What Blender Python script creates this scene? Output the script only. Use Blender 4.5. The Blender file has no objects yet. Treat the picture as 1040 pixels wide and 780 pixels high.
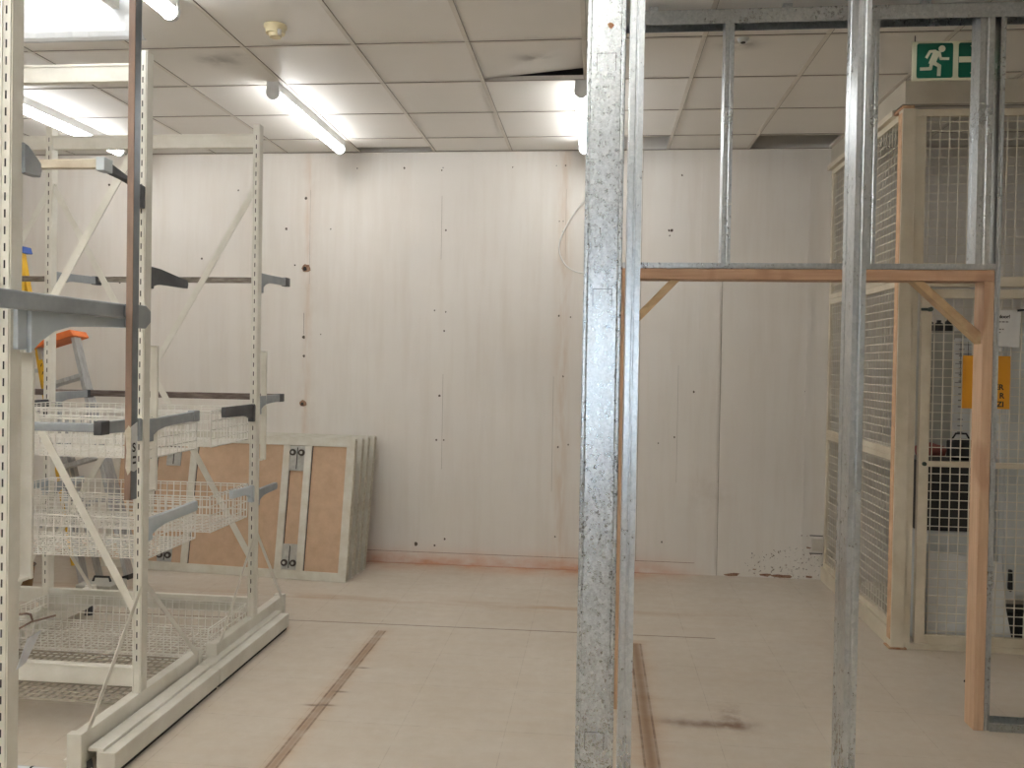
import bpy, math, random
from mathutils import Vector, Matrix
random.seed(7)
SC = bpy.context.scene
COL = SC.collection
PI = math.pi

# ------------------------------------------------------------------ materials
def lin(c):
    return tuple(((v/255)/12.92 if v/255 <= .04045 else ((v/255+.055)/1.055)**2.4) for v in c)

class S:
    """scalar node socket with arithmetic"""
    def __init__(s, nt, sock): s.nt, s.k = nt, sock
    def op(s, o, name, rev=False, c=None):
        n = s.nt.nodes.new('ShaderNodeMath'); n.operation = name
        for i, v in enumerate([s, o] if not rev else [o, s]):
            if v is None: continue
            if isinstance(v, S): s.nt.links.new(v.k, n.inputs[i])
            else: n.inputs[i].default_value = v
        return S(s.nt, n.outputs[0])
    def __add__(s, o): return s.op(o, 'ADD')
    def __sub__(s, o): return s.op(o, 'SUBTRACT')
    def __mul__(s, o): return s.op(o, 'MULTIPLY')
    def __truediv__(s, o): return s.op(o, 'DIVIDE')
    def gt(s, o): return s.op(o, 'GREATER_THAN')
    def lt(s, o): return s.op(o, 'LESS_THAN')
    def abs(s): return s.op(None, 'ABSOLUTE')
    def frac(s): return s.op(None, 'FRACT')
    def mn(s, o): return s.op(o, 'MINIMUM')
    def mx(s, o): return s.op(o, 'MAXIMUM')
    def clamp(s): return s.mx(0.0).mn(1.0)
    def gauss(s, c, w):
        d = (s-c)/w
        return ((d*d)*-1.0).op(None, 'EXPONENT')
    def step(s, a, b):
        return ((s-a)/(b-a)).clamp()

class Mat:
    def __init__(s, name, rough=.5, metal=0., spec=.5):
        s.m = bpy.data.materials.new(name); s.m.use_nodes = True
        s.nt = s.m.node_tree; s.b = s.nt.nodes['Principled BSDF']
        s.b.inputs['Roughness'].default_value = rough
        s.b.inputs['Metallic'].default_value = metal
        s.b.inputs['Specular IOR Level'].default_value = spec
        s.tc = s.nt.nodes.new('ShaderNodeTexCoord')
    def xyz(s):
        n = s.nt.nodes.new('ShaderNodeSeparateXYZ')
        s.nt.links.new(s.tc.outputs['Object'], n.inputs[0])
        return [S(s.nt, o) for o in n.outputs]
    def noise(s, scale, detail=3, rough=.5, stretch=(1, 1, 1)):
        mp = s.nt.nodes.new('ShaderNodeMapping'); mp.inputs['Scale'].default_value = stretch
        s.nt.links.new(s.tc.outputs['Object'], mp.inputs[0])
        n = s.nt.nodes.new('ShaderNodeTexNoise'); n.inputs['Scale'].default_value = scale
        n.inputs['Detail'].default_value = detail; n.inputs['Roughness'].default_value = rough
        s.nt.links.new(mp.outputs[0], n.inputs['Vector'])
        return S(s.nt, n.outputs[0])
    def voronoi(s, scale, stretch=(1, 1, 1)):
        mp = s.nt.nodes.new('ShaderNodeMapping'); mp.inputs['Scale'].default_value = stretch
        s.nt.links.new(s.tc.outputs['Object'], mp.inputs[0])
        n = s.nt.nodes.new('ShaderNodeTexVoronoi'); n.inputs['Scale'].default_value = scale
        s.nt.links.new(mp.outputs[0], n.inputs['Vector'])
        sp = s.nt.nodes.new('ShaderNodeSeparateColor'); s.nt.links.new(n.outputs['Color'], sp.inputs[0])
        return S(s.nt, sp.outputs[0])
    def mix(s, fac, a, b):
        n = s.nt.nodes.new('ShaderNodeMix'); n.data_type = 'RGBA'
        s.nt.links.new(fac.k, n.inputs[0])
        for i, v in ((6, a), (7, b)):
            if isinstance(v, tuple): n.inputs[i].default_value = (*v, 1)
            else: s.nt.links.new(v, n.inputs[i])
        return n.outputs[2]
    def col(s, c):
        if isinstance(c, tuple): s.b.inputs['Base Color'].default_value = (*c, 1)
        else: s.nt.links.new(c, s.b.inputs['Base Color'])
        return s
    def inp(s, name, sock): s.nt.links.new(sock.k, s.b.inputs[name])
    def bump(s, sock, strength=.2, dist=.002):
        n = s.nt.nodes.new('ShaderNodeBump'); n.inputs['Strength'].default_value = strength
        n.inputs['Distance'].default_value = dist
        s.nt.links.new(sock.k, n.inputs['Height']); s.nt.links.new(n.outputs[0], s.b.inputs['Normal'])

def speckle(name, c1, c2, scale=8, rough=.5, metal=0., stretch=(1, 1, 1), lo=.35, hi=.65, spec=.5):
    m = Mat(name, rough, metal, spec)
    n = m.noise(scale, 4, .6, stretch).step(lo, hi)
    m.col(m.mix(n, lin(c1), lin(c2)))
    return m.m

M = {}
M['rack'] = speckle('rack_paint', (232, 229, 219), (217, 213, 201), 6, .42)
M['wire'] = speckle('white_wire', (240, 238, 232), (226, 222, 212), 9, .4)
M['dark'] = speckle('slot_dark', (26, 24, 22), (36, 33, 30), 20, .7)
M['arm_dark'] = speckle('arm_dark', (62, 63, 66), (84, 85, 88), 10, .5)
M['arm_grey'] = speckle('arm_grey', (142, 148, 152), (160, 165, 168), 10, .42)
M['arm_light'] = speckle('arm_light', (188, 198, 204), (200, 208, 212), 10, .4)
M['rail_steel'] = speckle('rail_steel', (150, 146, 138), (110, 100, 90), 14, .35, .6, (1, 6, 6))
M['rail_brown'] = speckle('rail_brown', (96, 82, 76), (140, 128, 122), 9, .35, .4, (1, 6, 6))
M['rail_wood'] = speckle('rail_pale', (196, 186, 166), (176, 162, 140), 12, .4)
M['pole_brown'] = speckle('pole_brown', (146, 120, 102), (124, 102, 88), 5, .55, 0, (6, 6, 1))
M['pole_grey'] = speckle('pole_grey', (132, 138, 142), (112, 116, 120), 8, .35, .5)
M['white_gloss'] = speckle('white_gloss', (226, 229, 232), (220, 224, 228), 3, .12)
M['paper'] = speckle('paper', (222, 222, 220), (210, 210, 208), 6, .7)
M['ink'] = speckle('ink', (34, 32, 32), (44, 42, 40), 30, .7)
M['grey_ink'] = speckle('grey_ink', (120, 118, 116), (135, 132, 130), 30, .7)
M['hardboard'] = speckle('hardboard', (206, 176, 148), (192, 162, 134), 14, .75, 0, (1, 1, 1), .3, .7)
M['frame'] = speckle('panel_frame', (222, 220, 210), (206, 201, 186), 7, .55)
M['frame_edge'] = speckle('frame_worn', (178, 170, 150), (202, 196, 180), 30, .65)
M['plate'] = speckle('latch_plate', (196, 196, 190), (176, 176, 172), 22, .4, .3)
M['rubber'] = speckle('wheel_dark', (64, 58, 52), (84, 76, 68), 40, .55)
M['cage'] = speckle('cage_paint', (214, 204, 184), (198, 186, 164), 5, .5)
M['cage_wire'] = speckle('cage_wire', (224, 218, 204), (210, 202, 186), 9, .4)
M['rust'] = speckle('rusty_edge', (150, 92, 56), (190, 160, 126), 18, .8)
M['worn_edge'] = speckle('worn_edge', (214, 176, 140), (196, 160, 126), 12, .7)
M['fascia'] = speckle('fascia', (196, 188, 172), (186, 178, 162), 4, .7)
M['cab_white'] = speckle('cabinet_white', (206, 208, 206), (196, 198, 196), 4, .45)
M['cab_grey'] = speckle('cabinet_grey', (176, 174, 164), (164, 162, 152), 4, .5)
M['black'] = speckle('black_plastic', (22, 22, 23), (30, 30, 31), 10, .4)
M['red'] = speckle('dull_red', (150, 84, 76), (120, 62, 58), 12, .7)
M['yellow_sign'] = speckle('yellow_sign', (226, 158, 34), (216, 148, 30), 4, .5)
M['yellow'] = speckle('ladder_yellow', (222, 178, 48), (206, 160, 38), 9, .5)
M['blue'] = speckle('ladder_blue', (52, 82, 150), (44, 70, 130), 9, .45)
M['orange'] = speckle('ladder_orange', (232, 128, 66), (214, 110, 54), 9, .5)
M['brown'] = speckle('brown_side', (128, 96, 52), (104, 76, 42), 9, .6)
M['alu'] = speckle('aluminium', (196, 198, 200), (172, 174, 176), 14, .34, .7, (4, 4, 1))
M['cream'] = speckle('cream_plastic', (226, 214, 176), (216, 202, 162), 9, .45)
M['chrome'] = speckle('chrome', (220, 220, 220), (200, 200, 200), 9, .12, 1.)
M['batten'] = speckle('batten_body', (206, 206, 204), (196, 196, 194), 9, .5)
M['green'] = speckle('exit_green', (10, 104, 80), (8, 92, 70), 5, .4)
M['sign_white'] = speckle('sign_white', (232, 230, 204), (224, 222, 196), 5, .5)
M['green_dark'] = speckle('latch_green', (60, 74, 62), (48, 58, 50), 20, .5)
M['cable'] = speckle('cable_white', (226, 224, 218), (214, 212, 206), 9, .45)
M['shelf_wire'] = speckle('shelf_wire', (176, 168, 152), (150, 142, 128), 30, .45)
M['seam'] = speckle('panel_seam', (150, 140, 126), (132, 122, 108), 9, .7)
M['screw'] = speckle('screw_head', (96, 84, 72), (70, 60, 52), 40, .6)
M['plaster'] = speckle('bare_plaster', (120, 82, 62), (160, 130, 108), 60, .9)
M['tag_white'] = speckle('tag_white', (236, 238, 242), (214, 216, 220), 14, .25)

def wood(name, c1, c2, axis):
    m = Mat(name, .6)
    st = {'x': (1.2, 26, 26), 'z': (26, 26, 1.2), 'd': (8, 8, 8)}[axis]
    n = m.noise(2.2, 5, .6, st).step(.3, .7)
    k = m.noise(5, 2, .4, (1.5, 1.5, .6)).step(.62, .72)
    c = m.mix(n, lin(c1), lin(c2)); m.col(m.mix(k*.5, c, lin((150, 108, 80))))
    m.bump(n, .15)
    return m.m
M['wood_v'] = wood('pine_upright', (204, 172, 142), (184, 150, 120), 'z')
M['wood_h'] = wood('pine_beam', (196, 160, 130), (174, 136, 106), 'x')
M['wood_d'] = wood('pine_brace', (196, 168, 130), (174, 146, 108), 'd')

def galv(name, c1, c2, r0, r1, scale, bump):
    m = Mat(name, .3, 1.)
    v = m.voronoi(scale, (1, 1, .75)); n = m.noise(scale*1.3, 3, .7).step(.35, .65); w = m.noise(2.2, 3).step(.3, .7)
    f = (v*.55+n*.45).clamp()
    m.col(m.mix(f, lin(c1), lin(c2)))
    m.inp('Roughness', (f*(r1-r0)+r0+w*.06))
    if bump: m.bump((v+n*.6), bump, .0004)
    return m.m
M['galv'] = galv('galvanised_spangle', (158, 164, 168), (212, 216, 218), .20, .36, 150, .10)
M['galv_plain'] = galv('galvanised_plain', (178, 184, 188), (206, 210, 212), .24, .30, 90, 0)

def emit(name, c, s):
    m = Mat(name); m.col((.9, .9, .9))
    m.b.inputs['Emission Color'].default_value = (*c, 1); m.b.inputs['Emission Strength'].default_value = s
    return m.m
M['tube'] = emit('lit_diffuser', (.975, .985, .985), 22.5)
M['tube_fill'] = emit('fill_tube', (.975, .985, .985), 74.0)  # emitter of the fill uplights added behind the camera

# walls / floor / ceiling ---------------------------------------------------
def wall_mat():
    m = Mat('painted_wall', .55, 0, .35)
    x, y, z = m.xyz()
    n1 = m.noise(1.1, 4, .55).step(.3, .7); n2 = m.noise(9, 5, .65).step(.35, .7)
    nv = m.noise(3, 4, .6, (4, 4, .35)).step(.45, .75)
    c = m.mix(n1, lin((229, 224, 217)), lin((221, 215, 207)))
    c = m.mix(nv*.22, c, lin((196, 182, 164)))
    # orange water stains that hang below the old fixings, and along the skirting
    s1 = x.gauss(-2.315, .035)*m.noise(4, 3, .6, (6, 6, .8)).step(.35, .7)
    s2 = x.gauss(-.27, .06)*m.noise(5, 3, .6, (5, 5, .7)).step(.35, .65)
    s3 = z.gauss(.0, .085)*m.noise(3.2, 4, .6, (1, 1, 2)).step(.3, .65)*x.step(.9, .3)
    s4 = x.gauss(.86, .16)*z.gauss(.62, .16)*n2
    s5 = x.gauss(-2.3, .08)*z.step(.2, 1.0)*n2*.5
    c = m.mix((s1*.32).clamp(), c, lin((196, 150, 104)))
    c = m.mix((s2*.3).clamp(), c, lin((190, 152, 112)))
    c = m.mix((s3*.85).clamp(), c, lin((206, 140, 96)))
    c = m.mix((s4*.22+s5*.2).clamp(), c, lin((150, 116, 84)))
    # scuffs and flaked paint low on the right
    fl = m.noise(46, 4, .7).gt(.62)*x.gauss(1.5, .32)*z.gauss(.1, .13)
    fl = fl.gt(.3)
    c = m.mix(fl*.8, c, lin((96, 76, 60)))
    m.col(c); m.bump(n2, .12, .002)
    return m.m
M['wall'] = wall_mat()
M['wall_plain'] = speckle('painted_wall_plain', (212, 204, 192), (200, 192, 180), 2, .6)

def floor_mat():
    m = Mat('vinyl_floor', .5, 0, .35)
    x, y, z = m.xyz()
    n1 = m.noise(1.3, 5, .6).step(.3, .7); n2 = m.noise(14, 5, .7).step(.35, .7)
    nx = m.noise(6, 4, .6, (.25, 2.2, 1)).step(.4, .7)
    c = m.mix(n1, lin((204, 195, 182)), lin((192, 181, 166)))
    c = m.mix(n2*.22, c, lin((184, 170, 152)))
    c = m.mix(nx*.2, c, lin((190, 168, 142)))
    # tile joints 0.305 m
    jx = ((x+1.28)/.457).frac(); jy = ((y-4.93)/.457).frac()
    j = ((jx-.5).abs().gt(.4965)).mx((jy-.5).abs().gt(.4965))
    c = m.mix(j*n2*.5, c, lin((128, 110, 90)))
    # long cross joint
    sj = (y-(x*.02+4.945)).abs().lt(.006)*x.lt(.72)
    c = m.mix(sj*.75, c, lin((98, 78, 60)))
    # brown tracks where counters stood
    def track(c0, w):
        e = m.noise(5, 4, .6, (1, 1.5, 1))
        core = x.gauss(c0, w)*y.lt(4.80)
        glow = x.gauss(c0, w*2.6)*y.lt(4.86)*e.step(.3, .7)
        lines = ((x-c0).abs()-w*.95).abs().lt(.005)*y.lt(4.80)*e.step(.25, .6)
        return core, glow, lines
    for c0, w, a in ((-1.235, .021, .5), (.248, .030, .8)):
        co, gl, li = track(c0, w)
        c = m.mix((gl*.6).clamp(), c, lin((176, 134, 92)))
        c = m.mix((co*a).clamp(), c, lin((126, 94, 64)))
        c = m.mix((li*.7).clamp(), c, lin((96, 66, 44)))
    # short cross marks on the tracks
    for cx, cy in ((-1.18, 4.2), (-1.21, 3.72), (-1.28, 3.71), (-1.2, 3.88)):
        k = x.gauss(cx, .035)*y.gauss(cy, .010)
        c = m.mix((k*.7).clamp(), c, lin((84, 60, 40)))
    st = y.gauss(3.76, .045)*x.step(.26, .4)*x.step(.8, .66)*m.noise(7, 4).step(.25, .6)
    st2 = x.gauss(.64, .06)*y.gauss(3.87, .12)*n2
    c = m.mix((st*.75+st2*.6).clamp(), c, lin((108, 74, 46)))
    w1 = y.gauss(6.47, .20)*x.step(.95, .2)*m.noise(3.4, 4).step(.25, .65)
    w2 = y.gauss(5.42, .07)*nx*x.step(1.1, .2)
    w3 = y.gauss(6.47, .03)*x.step(.9, .3)
    c = m.mix((w1*.85).clamp(), c, lin((190, 128, 84)))
    c = m.mix((w3*.95).clamp(), c, lin((168, 96, 58)))
    c = m.mix((w2*.65).clamp(), c, lin((168, 128, 88)))
    m.col(c); m.inp('Roughness', n2*.2+.42)
    m.bump(n2, .06, .002)
    return m.m
M['floor'] = floor_mat()

def tile_mat():
    m = Mat('ceiling_tile', .5, 0, .4)
    x, y, z = m.xyz()
    n1 = m.noise(1.2, 3).step(.3, .7); n2 = m.noise(60, 3, .7)
    c = m.mix(n1, lin((230, 226, 220)), lin((221, 217, 210)))
    for cx, cy, r, a in ((-2.12, 4.45, .09, .6), (-.37, 4.53, .07, .6), (.70, 4.37, .07, .7), (-1.95, 4.38, .05, .3)):
        k = x.gauss(cx, r*1.3)*y.gauss(cy, r)*m.noise(9, 3).step(.3, .6)
        c = m.mix((k*a).clamp(), c, lin((92, 86, 80)))
    m.col(c); m.bump(n2, .1, .001)
    return m.m
M['tile'] = tile_mat()
M['tbar'] = speckle('t_bar', (218, 212, 203), (206, 199, 189), 5, .5)
M['tbar_dark'] = speckle('t_bar_gap', (124, 116, 106), (138, 130, 120), 5, .7)
M['void'] = speckle('plenum', (84, 84, 88), (70, 70, 74), 2, .9)

# ------------------------------------------------------------------ mesh tools
ORG = {}
class MB:
    def __init__(s, M4=None): s.v, s.f, s.mi, s.sm, s.mats, s.T = [], [], [], [], [], M4
    def m(s, mat):
        if mat not in s.mats: s.mats.append(mat)
        return s.mats.index(mat)
    def add(s, vs, fs, mat, smooth=False):
        b = len(s.v); k = s.m(mat)
        for p in vs:
            p = Vector(p); s.v.append(s.T @ p if s.T else p)
        for f in fs: s.f.append([b+i for i in f]); s.mi.append(k); s.sm.append(smooth)
        return s
    def box(s, x0, x1, y0, y1, z0, z1, mat):
        vs = [(x, y, z) for z in (z0, z1) for y in (y0, y1) for x in (x0, x1)]
        return s.add(vs, [(0, 2, 3, 1), (4, 5, 7, 6), (0, 1, 5, 4), (2, 6, 7, 3), (0, 4, 6, 2), (1, 3, 7, 5)], mat)
    def bar(s, p, q, w, h, mat, up=(0, 0, 1)):
        p, q = Vector(p), Vector(q); d = (q-p).normalized(); up = Vector(up)
        a = d.cross(up)
        if a.length < 1e-4: a = d.cross(Vector((1, 0, 0)))
        a.normalize(); b = a.cross(d).normalized()
        vs = [c+a*i*w/2+b*j*h/2 for c in (p, q) for i, j in ((-1, -1), (1, -1), (1, 1), (-1, 1))]
        return s.add(vs, [(3, 2, 1, 0), (4, 5, 6, 7), (0, 1, 5, 4), (1, 2, 6, 5), (2, 3, 7, 6), (3, 0, 4, 7)], mat)
    def tube(s, pts, r, mat, n=8, cap=True):
        pts = [Vector(p) for p in pts]; rings = []
        ref = None
        for i, p in enumerate(pts):
            d = (pts[min(i+1, len(pts)-1)]-pts[max(i-1, 0)]).normalized()
            if ref is None:
                ref = d.orthogonal().normalized()
            a = (ref-d*ref.dot(d)).normalized(); ref = a; b = d.cross(a)
            rr = r[i] if isinstance(r, (list, tuple)) else r
            rings.append([p+(a*math.cos(2*PI*k/n)+b*math.sin(2*PI*k/n))*rr for k in range(n)])
        vs = [v for R in rings for v in R]; fs = []
        for i in range(len(pts)-1):
            for k in range(n):
                fs.append((i*n+k, i*n+(k+1) % n, (i+1)*n+(k+1) % n, (i+1)*n+k))
        s.add(vs, fs, mat, n > 5)
        if cap:
            s.add(rings[0], [tuple(range(n))[::-1]], mat); s.add(rings[-1], [tuple(range(n))], mat)
        return s
    def prism(s, poly, ax, a0, a1, mat):
        """poly of 2-D points extruded along axis ax ('x': (y,z), 'y': (x,z), 'z': (x,y))"""
        f = {'x': lambda p, a: (a, p[0], p[1]), 'y': lambda p, a: (p[0], a, p[1]), 'z': lambda p, a: (p[0], p[1], a)}[ax]
        n = len(poly)
        vs = [f(p, a0) for p in poly]+[f(p, a1) for p in poly]
        fs = [tuple(range(n))[::-1], tuple(range(n, 2*n))]+[(i, (i+1) % n, n+(i+1) % n, n+i) for i in range(n)]
        return s.add(vs, fs, mat)
    def disc(s, c, r, mat, ax='y', t=.002, n=12, sx=1., sz=1., jit=0):
        poly = []
        for k in range(n):
            a = 2*PI*k/n; q = r*(1+random.uniform(-jit, jit)); u, v = q*sx*math.cos(a), q*sz*math.sin(a)
            i, j = {'y': (0, 2), 'x': (1, 2), 'z': (0, 1)}[ax]
            poly.append((c[i]+u, c[j]+v))
        k = {'x': 0, 'y': 1, 'z': 2}[ax]
        return s.prism(poly, ax, c[k]-t/2, c[k]+t/2, mat)
    def build(s, name, parent=None, loc=None, bevel=0):
        if parent is not None: o0 = ORG[parent.name]
        elif loc is not None: o0 = Vector(loc)
        else:
            xs = [v.x for v in s.v]; ys = [v.y for v in s.v]; zs = [v.z for v in s.v]
            o0 = Vector(((min(xs)+max(xs))/2, (min(ys)+max(ys))/2, min(zs)))
        me = bpy.data.meshes.new(name)
        me.from_pydata([tuple(v-o0) for v in s.v], [], s.f)
        for mt in s.mats: me.materials.append(M[mt])
        me.polygons.foreach_set('material_index', s.mi); me.polygons.foreach_set('use_smooth', s.sm)
        import bmesh
        bm = bmesh.new(); bm.from_mesh(me); bmesh.ops.recalc_face_normals(bm, faces=bm.faces); bm.to_mesh(me); bm.free()
        o = bpy.data.objects.new(name, me); COL.objects.link(o)
        if parent is not None: o.parent = parent
        else: o.location = o0
        ORG[o.name] = o0
        if bevel:
            b = o.modifiers.new('bevel', 'BEVEL'); b.width = bevel; b.segments = 2; b.limit_method = 'ANGLE'
        return o

def tag(o, label, cat, group=None, kind=None):
    o['label'] = label; o['category'] = cat
    if group: o['group'] = group
    if kind: o['kind'] = kind
    return o
def thing(name, loc, label, cat, group=None):
    o = bpy.data.objects.new(name, None); COL.objects.link(o); o.empty_display_size = .1
    o.location = loc; ORG[o.name] = Vector(loc)
    return tag(o, label, cat, group)
def struct(mb, name, loc=(0, 0, 0), bevel=0):
    o = mb.build(name, None, loc, bevel); o['kind'] = 'structure'; return o
def children(o): return [c for c in bpy.data.objects if c.parent == o]
def copy_tree(o, loc, label=None):
    kids = children(o)
    c = o.copy(); COL.objects.link(c); c.location = loc
    if label: c['label'] = label
    for k in kids:
        d = k.copy(); COL.objects.link(d); d.parent = c
        for g in children(k):
            e = g.copy(); COL.objects.link(e); e.parent = d
    return c
def text_mb(mb, txt, size, origin, ux, uz, mat, bold=0., nrm=(0, -1, 0), lift=.0008):
    """lettering as flat mesh; ux / uz are the reading and up directions"""
    cu = bpy.data.curves.new('lettering', 'FONT'); cu.body = txt; cu.size = size; cu.offset = bold
    cu.extrude = .0004
    ob = bpy.data.objects.new('lettering', cu); COL.objects.link(ob)
    dg = bpy.context.evaluated_depsgraph_get(); dg.update()
    me = bpy.data.meshes.new_from_object(ob.evaluated_get(dg))
    O, U, V, N = Vector(origin), Vector(ux), Vector(uz), Vector(nrm)
    mb.add([O+U*v.co.x+V*v.co.y+N*(v.co.z+lift) for v in me.vertices], [tuple(p.vertices) for p in me.polygons], mat)
    bpy.data.objects.remove(ob); bpy.data.curves.remove(cu); bpy.data.meshes.remove(me)

# ------------------------------------------------------------------ dimensions
HC, D = 3.243, 6.463
X0, Y0, TW = -2.495, 4.264, .6
XL, XR, YF = X0-5*TW, X0+10*TW, Y0-14*TW      # room: left, right, wall behind the camera

# ------------------------------------------------------------------ setting
mb = MB(); mb.box(XL-.1, XR+.1, YF-.1, D+.1, -.1, 0, 'floor'); struct(mb, 'floor')

def back_wall():
    mb = MB()
    mb.box(XL, XR, D, D+.12, 0, 3.75, 'wall')
    # raised board (pilaster) strips and the panel joints
    mb.box(.77, .925, D-.006, D, 0, HC, 'wall')
    mb.box(1.565, 1.60, D-.003, D, 0, HC, 'wall')
    for x, w, z0, z1 in ((.322, .0028, .0, HC), (.936, .0035, 0, HC), (-2.342, .0035, 1.80, 1.97), (1.572, .003, .3, 2.2), (-.335, .002, .6, 1.5), (-1.235, .002, 2.4, 2.9), (-1.205, .0018, .75, 1.5), (-.26, .0015, 2.4, 2.95), (-2.30, .0015, 2.2, 2.95), (.62, .0016, .7, 1.6)):
        mb.box(x, x+w, D-.0012, D, z0, z1, 'seam')
    # skirting board, stops short at the raised strip
    mb.box(-1.9, .77, D-.004, D, 0, .088, 'wall')
    mb.box(-1.9, .77, D-.0045, D, .088, .0905, 'plaster')
    # plug holes, screws and torn patches left from old fixings
    for x, z, r in ((-2.328, 2.326, .034), (-2.337, 1.245, .027)):
        mb.disc((x, D, z), r, 'plaster', t=.006, n=14, sx=1.1, jit=.16)
        mb.disc((x-.008, D, z-.004), r*.5, 'dark', t=.0075, n=9, jit=.2)
    for x, z, r in ((-2.341, 1.775, .016), (-2.335, 1.625, .013), (-2.336, 2.885, .014), (-2.495, 2.64, .013), (-2.20, 1.80, .007), (-2.13, 2.64, .007), (-2.42, 2.35, .009), (-1.92, 3.12, .007), (-1.54, 3.12, .01),
                    (-1.24, 3.10, .008), (-1.23, 3.12, .006), (-.68, 3.12, .007), (-.27, 3.13, .008), (-.34, 3.13, .005), (-1.20, 2.63, .009), (-.28, 2.62, .009), (-1.28, 2.0, .008), (-1.19, 1.99, .007), (-.30, 1.97, .01), (-.21, 1.96, .007),
                    (-1.20, 1.84, .009), (-1.23, 1.33, .012), (-1.25, .98, .01), (-1.19, .98, .008), (-.29, .95, .01), (-.21, .97, .008), (-.26, 1.5, .009), (-1.40, .15, .02), (-1.25, .145, .01), (-1.17, .2, .01), (-.30, .25, .008), (.48, 1.0, .007), (.74, 1.40, .01), (.90, 1.42, .007),
                    (.60, 1.05, .009), (.52, .24, .009), (.62, 3.05, .009), (.32, 3.08, .006), (.30, 2.65, .009), (1.58, 2.18, .012), (1.57, 1.42, .011), (1.57, .87, .008), (1.36, .17, .007), (.55, 2.63, .014), (.53, 2.63, .012), (.535, 2.59, .008), (-.31, 2.70, .006), (-.28, 2.70, .006), (.36, .07, .012), (1.2, .18, .006), (-4.0, 3.0, .012), (-3.2, 2.4, .01), (-2.9, 2.95, .009), (-2.75, 1.5, .008), (-3.9, 2.2, .01)):
        mb.disc((x, D, z), r*.72, 'screw', t=.004, n=8, sz=1.2, jit=.2)
    for x, z, w in ((1.58, .33, .05), (1.60, .24, .07), (1.30, .02, .09), (1.42, .015, .12), (1.62, .02, .06), (1.05, .012, .12), (1.22, .06, .03), (1.45, .10, .02)):
        mb.disc((x, D, z), w/2, 'plaster', t=.004, n=10, sz=.25, jit=.35)
    struct(mb, 'wall_back')
back_wall()
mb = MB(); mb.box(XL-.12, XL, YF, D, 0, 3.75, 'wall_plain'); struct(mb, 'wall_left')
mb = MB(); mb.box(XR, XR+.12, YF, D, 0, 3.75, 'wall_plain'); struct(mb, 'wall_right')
mb = MB()                                          # wall behind the camera with an unseen window added for the stud highlight
wx0, wx1, wz0, wz1 = -.36, .12, 1.20, 1.98
mb.box(XL, wx0, YF-.12, YF, 0, 3.75, 'wall_plain'); mb.box(wx1, XR, YF-.12, YF, 0, 3.75, 'wall_plain')
mb.box(wx0, wx1, YF-.12, YF, 0, wz0, 'wall_plain'); mb.box(wx0, wx1, YF-.12, YF, wz1, 3.75, 'wall_plain')
struct(mb, 'wall_front')
mb = MB()
for a, b, c, d in ((wx0, wx1, wz0, wz0+.05), (wx0, wx1, wz1-.05, wz1), (wx0, wx0+.05, wz0+.05, wz1-.05), (wx1-.05, wx1, wz0+.05, wz1-.05)):
    mb.box(a, b, YF-.1, YF-.04, c, d, 'cab_white')
struct(mb, 'added_window_1')

def ceiling():
    mb = MB(); t = .012
    nx, ny = 15, 18
    part = {(1, 3): (0, 1, 0, .62), (4, 3): None, (6, 3): None}
    for i in range(-5, 10):
        for j in range(-14, 4):
            x0, x1 = X0+i*TW+.010, X0+(i+1)*TW-.010
            y0, y1 = Y0+j*TW+.010, min(Y0+(j+1)*TW-.010, D)
            if (i, j) in part:
                p = part[(i, j)]
                if p is None: continue
                y1 = y0+(y1-y0)*p[3]
            if (i, j) == (3, 0):      # tile that has lifted at one corner
                zz = (.0, .0, .055, .008)
                vs = [(x0, y0, HC+.004), (x1, y0, HC+.008), (x1, y1-.02, HC+.006+zz[2]), (x0, y1, HC+.006+zz[3])]
                vs += [(a, b, c+t) for a, b, c in vs]
                mb.add(vs, [(3, 2, 1, 0), (4, 5, 6, 7), (0, 1, 5, 4), (1, 2, 6, 5), (2, 3, 7, 6), (3, 0, 4, 7)], 'tile'); continue
            mb.box(x0, x1, y0, y1, HC+.003, HC+.003+t, 'tile')
    for i in range(-5, 11):
        x = X0+i*TW
        mb.box(x-.012, x+.012, YF, D, HC-.001, HC+.002, 'tbar'); mb.box(x-.002, x+.002, YF, D, HC+.002, HC+.03, 'tbar')
        mb.box(x+.0110, x+.0132, YF, D, HC-.0015, HC+.0025, 'tbar_dark')
    for j in range(-14, 4):
        y = Y0+j*TW
        mb.box(XL, XR, y-.010, y+.010, HC-.0008, HC+.0022, 'tbar'); mb.box(XL, XR, y-.002, y+.002, HC+.002, HC+.03, 'tbar')
        mb.box(XL, XR, y-.0112, y-.0090, HC-.0012, HC+.0027, 'tbar_dark')
    mb.box(XL, XR, D-.025, D, HC-.002, HC+.001, 'tbar'); mb.box(XL, XR, D-.0265, D-.0235, HC-.004, HC+.001, 'tbar_dark')
    mb.box(XL, XR, YF, D, 3.70, 3.75, 'void')
    struct(mb, 'ceiling')
ceiling()

# ------------------------------------------------------------------ ceiling lights and detector
def make_batten(loc, label):
    L = 1.32; x, y, z = loc
    t = thing('batten_light', loc, label, 'ceiling light', 'fluorescent battens on the ceiling')
    b = MB(); b.prism([(x-.033, z-.050), (x+.033, z-.050), (x+.036, z+.003), (x-.036, z+.003)], 'y', y, y+L, 'batten'); b.build('body', t)
    d = MB()
    poly = [(x+.036*math.cos(a), z-.062-.034*math.sin(a)) for a in [2*PI*k/18 for k in range(18)]]
    d.prism(poly, 'y', y+.022, y+L-.022, 'tube'); d.build('diffuser', t)
    for ys in (y-.002, y+L-.022):
        c = MB()
        poly = [(x+.040*math.cos(a), z-.062-.040*math.sin(a)) for a in [PI*k/6 for k in range(7)]]+[(x-.034, z+.003), (x+.034, z+.003)]
        c.prism(poly, 'y', ys, ys+.024, 'batten'); c.build('end_cap', t)
    return t
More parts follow.
